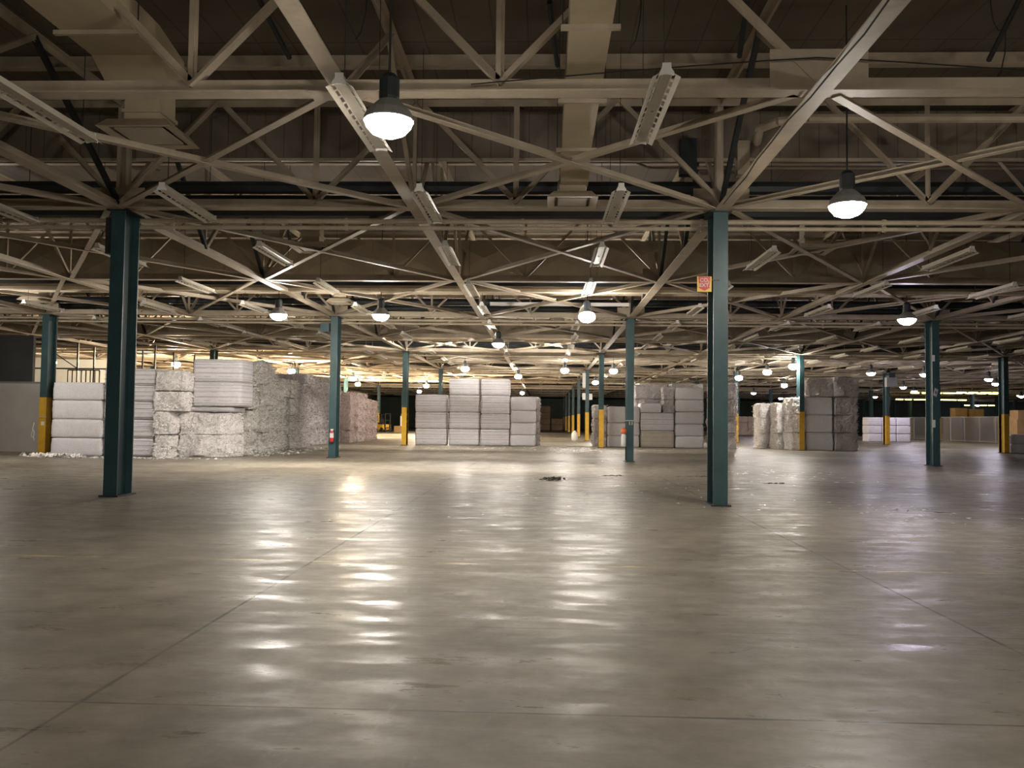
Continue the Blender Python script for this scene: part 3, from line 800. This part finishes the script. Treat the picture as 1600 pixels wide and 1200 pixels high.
# far right stack
g = 'bales in the far right stack'
stack(14.15, 15.85, 57.2, 1.8, [0, 1, 2, 2.95], 'rough', 'shaggy lit bale rear left in the far right stack', g)
stack(14.75, 15.85, 55.2, 1.8, [0, 1, 2, 2.95], 'rough', 'shaggy bale midway along the far right stack flank', g)
stack(15.1, 15.9, 53.3, 1.8, [0, 1.1, 2.2, 3.25], 'rough', 'shaggy bale left of the column before the far right stack', g)
stack(15.95, 17.6, 52.3 + 1.0, 1.4, [0, 1.12, 2.2, 3.3], 'soft', 'grey-white bale in the far right stack, left front pile', g)
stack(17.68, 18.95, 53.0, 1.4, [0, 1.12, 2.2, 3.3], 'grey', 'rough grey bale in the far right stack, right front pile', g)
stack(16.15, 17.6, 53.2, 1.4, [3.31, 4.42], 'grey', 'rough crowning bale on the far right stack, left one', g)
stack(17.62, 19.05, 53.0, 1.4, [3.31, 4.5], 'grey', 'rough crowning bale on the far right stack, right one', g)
g = 'distant bales'
stack(28.25, 30.2, 53.2, 1.4, [0, .58, 1.15], 'soft', 'pale bale beside the rusty column at the right edge', g)
for i in range(3): stack(30.6 + i * 1.36, 31.9 + i * 1.36, 82.8, 1.4, [0, .78, 1.56, 2.34], 'white', 'white bale in the low stack by the fence, %s pile along' % nth(i + 1), g)
stack(-1.2, .8, 145, 1.6, [0, 1, 2, 3, 4.1], 'brown', 'brown bale far down the centre aisle, left pile', g)
stack(1.0, 3.0, 146, 1.6, [0, 1, 2], 'brown', 'brown bale far down the centre aisle, right pile', g)
for i in range(3): stack(26.6 + i * 1.5, 28 + i * 1.5, 120, 1.4, [0, .85, 1.7, 2.5], 'pink', 'distant bale seen right of the large column, %s pile' % nth(i + 1), g)

# cartons
def carton(x, y, z, a, b, c, label, group='brown cartons beyond the fence'):
    t = thing('carton', label, 'box', (x, y, z), 0, group)
    MB().box(-a / 2, a / 2, -b / 2, b / 2, 0, c).build('body', 'card', t)
    MB().box(-a / 2, a / 2, -.04, .04, c, c + .004).build('tape', 'bale_tan', t)
for i in range(5):
    carton(46.5 + i * 1.75 + (.25 if i > 2 else 0), 100, 0, 1.55, 1.4, 1.35, 'large brown carton on the floor beyond the fence, %s from the left' % nth(i + 1))
    carton(46.5 + i * 1.75 + (.25 if i > 2 else 0), 100, 1.36, 1.5, 1.4, 1.2, 'large brown carton stacked beyond the fence, %s from the left in the middle layer' % nth(i + 1))
carton(47.2, 100, 2.57, 1.3, 1.3, 1.05, 'brown carton on top of the pile beyond the fence, left one')
carton(48.9, 100, 2.57, 1.6, 1.3, .95, 'brown carton on top of the pile beyond the fence, right one')
carton(41.0, 75.5, 0, 1.6, 1.4, 2.2, 'tall brown carton at the right edge behind the rusty column')
carton(41.0, 75.5, 2.21, 1.4, 1.3, .8, 'brown carton on the tall one at the right edge')
carton(-18.0, 106, 0, 1.4, .9, .75, 'brown carton on the floor near the forklift', None)

# ---------------------------------------------------------------- fence
t = thing('chain_link_fence', 'long chain link fence with pale posts on the right side', 'fence', (42.6, 0, 0))
for y in range(74, 105, 3): MB().tube((0, y, 0), (0, y, 2.5), .045, 8).build('post', 'fixture', t)
MB().tube((0, 74, 2.5), (0, 104, 2.5), .035, 8).build('top_rail', 'fixture', t)
MB().tube((0, 74, .08), (0, 104, .08), .03, 8).build('bottom_rail', 'fixture', t)
MB().box(-.003, .003, 74, 104, .1, 2.48).build('chain_link', 'chain', t)

# ---------------------------------------------------------------- pallet rack frame left
t = thing('rack_frame', 'dark open steel rack frame rising behind the left bales', 'rack', (0, 0, 0))
for i, x in enumerate([-30.9, -29.6, -27.9, -26.9, -25.4, -24.4, -23.2]):
    MB().bar((x, 50, 0), (x, 50, 5.7 if i % 2 else 6.3), .09, .09).build('upright', 'dark_steel', t)
for z in (1.7, 3.2, 4.4): MB().bar((-30.9, 50, z), (-23.2, 50, z), .06, .08).build('beam', 'dark_steel', t)
MB().bar((-29.6, 50, 5.5), (-27.9, 50, 4.4), .05, .05).build('diagonal_tie', 'dark_steel', t)
t = thing('rack_frame', 'dark open steel rack frame seen above the layered left bales', 'rack', (0, 0, 0))
for i, x in enumerate([-23.0, -22.3, -21.2, -20.0, -18.9]):
    MB().bar((x, 48, 0), (x, 48, 5.4 - .06 * i), .07, .07).build('upright', 'dark_steel', t)
for z in (2.2, 4.0): MB().bar((-23.0, 48, z), (-18.9, 48, z), .05, .06).build('beam', 'dark_steel', t)

# ---------------------------------------------------------------- forklift
t = thing('forklift', 'small yellow and black forklift truck parked beyond the left bales', 'forklift', (-19.7, 104, 0), math.radians(35))
MB().box(-.55, .55, -.9, .8, .3, .95).build('body', 'yellow', t)
MB().add([(-.55, .8, .3), (.55, .8, .3), (.5, 1.35, .35), (-.5, 1.35, .35), (-.55, .8, 1.15), (.55, .8, 1.15), (.5, 1.25, 1.0), (-.5, 1.25, 1.0)],
         [(0, 3, 2, 1), (4, 5, 6, 7), (0, 1, 5, 4), (1, 2, 6, 5), (2, 3, 7, 6), (3, 0, 4, 7)]).build('counterweight', 'black', t)
og = MB()
for x in (-.5, .5):
    og.bar((x, -.7, .95), (x, -.45, 2.15), .07, .07); og.bar((x, .8, 1.1), (x, .65, 2.15), .07, .07); og.bar((x, -.5, 2.15), (x, .7, 2.15), .07, .07)
for i in range(6): og.bar((-.5, -.45 + i * .22, 2.15), (.5, -.45 + i * .22, 2.15), .05, .03)
og.build('overhead_guard', 'black', t)
ms = MB()
for x in (-.32, .32): ms.box(x - .06, x + .06, -1.2, -1.05, .1, 2.3)
for z in (.5, 1.4, 2.2): ms.box(-.32, .32, -1.15, -1.1, z, z + .08)
ms.build('mast', 'black', t)
for x in (-.28, .28): MB().box(x - .06, x + .06, -2.2, -1.2, .08, .13).add([(x - .06, -1.25, .08), (x + .06, -1.25, .08), (x + .06, -1.2, .08), (x - .06, -1.2, .08), (x - .06, -1.25, .6), (x + .06, -1.25, .6), (x + .06, -1.2, .6), (x - .06, -1.2, .6)], [(0, 3, 2, 1), (4, 5, 6, 7), (0, 1, 5, 4), (1, 2, 6, 5), (2, 3, 7, 6), (3, 0, 4, 7)]).build('fork', 'dark_steel', t)
for x in (-.55, .55):
    for y in (-.7, .8): MB().tube((x - .1, y, .3), (x + .1, y, .3), .3, 16).build('wheel', 'black', t)
MB().box(-.25, .25, .05, .55, .95, 1.1).box(-.25, .25, .45, .58, 1.1, 1.6).build('seat', 'black', t)
tag(MB().box(-.18, .18, -.18, .18, 0, 2.0).build('bollard', 'white', loc=(-17.95, 107, 0)),
    'tall white post standing beside the forklift', 'post')

# ---------------------------------------------------------------- sign, extinguishers and other things on the columns
def text_mesh(body, size, mat, parent, name, x, z, yv):
    cu = bpy.data.curves.new(name, 'FONT'); cu.body = body; cu.size = size; cu.align_x = 'CENTER'; cu.extrude = .002; cu.offset = .0012
    tmp = bpy.data.objects.new('tmp', cu); COL.objects.link(tmp)
    dg = bpy.context.evaluated_depsgraph_get(); me = bpy.data.meshes.new_from_object(tmp.evaluated_get(dg))
    bpy.data.objects.remove(tmp); me.materials.clear(); me.materials.append(M[mat])
    o = link(name, me, parent); o.rotation_euler = (math.pi / 2, 0, 0); o.location = (x, yv, z); return o
t = thing('extinguisher_sign', 'red arrow sign on yellow reading CO2 EXT, on the large right column', 'sign', (3.115, 16.99, 4.22))
MB().box(-.14, .14, 0, .006, 0, .305).build('panel', 'sign_yellow', t)
MB().add([(-.12, -.003, .30), (.12, -.003, .30), (.10, -.003, .085), (.125, -.003, .085), (0, -.003, .02), (-.125, -.003, .085), (-.10, -.003, .085)] +
         [(x, .0, z) for x, z in [(-.12, .30), (.12, .30), (.10, .085), (.125, .085), (0, .02), (-.125, .085), (-.10, .085)]],
         [(6, 5, 4, 3, 2, 1, 0)] + [(i, (i + 1) % 7, 7 + (i + 1) % 7, 7 + i) for i in range(7)]).build('arrow', 'red', t)
text_mesh('CO', .105, 'white', t, 'lettering', -.012, .195, -.005)
text_mesh('2', .05, 'white', t, 'lettering', .080, .185, -.005)
text_mesh('EXT.', .105, 'white', t, 'lettering', .004, .095, -.005)
MB().bar((.12, .02, .24), (.3, .05, .24), .03, .03).build('bracket', 'dark_steel', t)

def extinguisher(label, x, y, z, cover):
    t = thing('fire_extinguisher', label, 'fire extinguisher', (x, y, z))
    if cover:
        MB().lathe([(.08, 0), (.10, .02), (.10, .45), (.06, .53)], n=14).build('body', 'white', t, smooth=True)
        MB().lathe([(.10, .53), (.12, .55), (.12, .68), (.05, .76)], n=14).build('top', 'orange', t, smooth=True)
    else:
        MB().lathe([(.07, 0), (.082, .02), (.082, .36), (.05, .43), (.03, .46)], n=14).build('body', 'red', t, smooth=True)
        MB().lathe([(.085, .17), (.0852, .36)], n=14).build('label', 'white', t)
        MB().box(-.05, .06, -.02, .02, .46, .53).build('valve', 'white', t)
        MB().path([(.05, 0, .49), (.12, -.02, .42), (.11, -.02, .15)], .014, 6).build('hose', 'black', t)
    MB().box(-.06, .06, .06, .10, .2, .3).build('bracket', 'dark_steel', t)
extinguisher('red fire extinguisher hanging on the plain teal column left of centre', -8.74, 34.89, .66, 0)
extinguisher('white canister with orange top hung on the slim column of the second row', 3.17, 34.88, .62, 1)
t = thing('column_clamp', 'pale crossbar clamp on the slim column behind the large right one', 'clamp', (3.444, 34.95, 1.66))
MB().box(-.26, .2, -.02, .01, 0, .035).build('bar', 'fixture', t)
for x in (-.03, .07): MB().box(x - .02, x + .02, -.012, .01, -.16, -.02).build('hook', 'fixture', t)
t = thing('column_clamp', 'pale crossbar clamp on the left yellow-footed column', 'clamp', (-20.956, 34.95, 1.52))
MB().box(-.26, .2, -.02, .01, 0, .035).build('bar', 'fixture', t)
tag(MB().path([(-.05, 0, .1), (-.02, 0, .35), (-.1, 0, .5), (-.04, 0, .75), (-.14, 0, .2), (-.03, 0, .12), (-.02, 0, .0)], .02, 6).build('rope', 'white', loc=(-21.2, 34.9, .55)),
    'white rope hanging from the clamp on the left yellow-footed column', 'rope')
tag(MB().box(-.07, .07, -.006, .0, 0, .15).build('notice', 'white', loc=(-20.93, 35.0 - .012, 1.2)), 'small white square notice on the left yellow-footed column', 'notice')
t = thing('aisle_sign', 'small tilted white sign on the right plain teal column', 'sign', (15.6, 34.93, 2.95))
mb = MB().box(-.10, .10, 0, .008, -.16, .16); o = mb.build('panel', 'white', t); o.rotation_euler = (0, .35, .5)
o = MB().box(-.06, .06, -.003, 0, -.05, .05).build('print', 'grey', t); o.rotation_euler = (0, .35, .5)
for i, (r, z, h) in enumerate([(1, 4.2, .25), (1, 1.55, .3)]):
    tag(MB().box(-.05, .05, -.004, .0, 0, h).build('column_label', 'white', loc=(15.55, 34.99, z)), 'narrow white sticker on the right plain teal column, %s one' % ('upper', 'lower')[i], 'sticker')
t = thing('control_box', 'grey electrical box at the top of the far right yellow-footed column', 'electrical box', (27.99, 70.7, 4.7))
MB().box(-.42, .42, -.3, .2, 0, .75).build('cabinet', 'grey', t)
MB().box(-.25, .25, -.3, .2, .77, 1.3).build('transformer', 'dark_steel', t)
MB().path([(-.2, -.2, 0), (-.25, -.2, -.5), (-.1, -.2, -.9), (-.3, -.2, -2.4)], .05, 6).build('cable', 'black', t)
for (x, y, z, h, nm) in [(3.165, 70.95, 4.4, 1.2, 'tall narrow'), (3.165, 70.95, 3.4, .55, 'left square'), (3.72, 70.95, 3.4, .5, 'right square')]:
    tag(MB().box(-.13, .13, -.01, .0, 0, h).build('hanging_board', 'white', loc=(x, y, z)), '%s white board on the fourth-row column of the centre aisle' % nm, 'board')
tag(MB().lathe([(.2, 0), (.26, .2), (.24, .6), (.1, .8), (.05, .85)], n=14).build('white_sack', 'white', loc=(2.4, 70, 0), smooth=True), 'white sack on the floor beside the bright yellow column foot', 'sack')
t = thing('panel_board', 'dark electrical box above the first column row, left of the upper post', 'electrical box', (2.95, 17.6, 6.75))
MB().box(-.22, .12, 0, .25, 0, .75).build('cabinet', 'dark_steel', t)
MB().box(.95, 1.2, 0, .25, 0, .7).build('junction_box', 'conduit', t)
t = thing('wall_speaker', 'dark box fixed to the plain teal column left of centre, near its top', 'electrical box', (-9.05, 34.9, 5.2))
MB().box(-.26, .1, 0, .25, 0, .36).build('cabinet', 'teal', t)
tag(MB().box(-.12, .02, 0, .3, 0, .75).build('junction_box', 'dark_steel', loc=(-8.93, 17.1, 4.95)), 'dark box on the shaded left flange of the large left column', 'electrical box')

# ---------------------------------------------------------------- scraps and rubbish on the floor
def scraps(name, label, cx, cy, rx, ry, n, smin, smax, mat, seed, h=.02):
    rr = random.Random(seed); mb = MB()
    for _ in range(n):
        a = rr.uniform(0, 6.28); d = rr.random() ** .7
        x, y = d * rx * math.cos(a), d * ry * math.sin(a); s = rr.uniform(smin, smax); t_ = rr.uniform(0, 3.14); z = rr.uniform(.002, h)
        c_, s_ = math.cos(t_) * s, math.sin(t_) * s; k = rr.uniform(.3, .9)
        mb.add([(x - c_, y - s_, .002), (x + s_ * k, y - c_ * k, .003 + z), (x + c_, y + s_, .004), (x - s_ * k, y + c_ * k, .002 + z * .5), (x, y, z + .004)],
               [(0, 1, 4), (1, 2, 4), (2, 3, 4), (3, 0, 4)])
    return tag(mb.build(name, mat, loc=(cx, cy, 0)), label, 'scraps', None, 'stuff')
scraps('paper_scraps', 'white paper scraps along the foot of the left block', -16, 32.7, 4.2, .8, 220, .03, .14, 'scrap', 1, .05)
scraps('paper_scraps', 'heap of white paper at the left end of the left block', -19.2, 32.9, 1.3, .45, 130, .06, .2, 'scrap', 2, .16)
scraps('paper_scraps', 'white paper scraps along the right flank of the left block', -11.9, 42, .9, 7, 160, .04, .16, 'scrap', 3, .06)
scraps('paper_scraps', 'paper scraps before the centre stack', -4, 50, 6, 4, 90, .04, .16, 'scrap', 4)
scraps('paper_scraps', 'patch of paper scraps in the aisle right of the centre stack', 1.6, 48, 1.6, 6, 150, .04, .18, 'scrap', 5)
scraps('paper_scraps', 'paper scraps strewn on the right floor', 6.6, 16.6, 1.1, 2.2, 46, .02, .07, 'scrap', 6)
scraps('paper_scraps', 'few paper scraps around the large right column', 2.4, 20.5, 3.2, 5, 50, .02, .08, 'scrap', 7)
scraps('paper_scraps', 'paper scraps at the far right floor', 7.5, 27, 2.5, 4, 40, .04, .14, 'scrap', 8)
scraps('paper_scraps', 'loose paper before the right-of-centre stack', 6, 50, 4, 3, 40, .03, .12, 'scrap', 9)
scraps('rubbish_pile', 'dark pile of rubbish on the floor left of centre aisle', .2, 23.9, .36, .5, 46, .03, .12, 'rubbish', 10, .09)
scraps('paper_scraps', 'few white bits mixed round the dark rubbish pile', .2, 23.8, .6, .8, 14, .02, .06, 'scrap', 15)
scraps('rubbish_pile', 'small flat dark scrap on the floor beyond the rubbish pile', 2.0, 25.9, .3, .2, 14, .06, .14, 'rubbish', 11, .04)
scraps('rubbish_pile', 'small flat dark scrap right of the large right column', 6.15, 23.5, .3, .15, 12, .05, .12, 'rubbish', 12, .04)
scraps('rubbish_pile', 'thin dark scrap left of the large right column', 4.4, 26.1, .7, .12, 16, .05, .12, 'rubbish', 13, .03)
scraps('paper_scraps', 'few pale bits at left on the open floor', -3, 14.5, 2.5, 4, 16, .015, .04, 'scrap', 14)
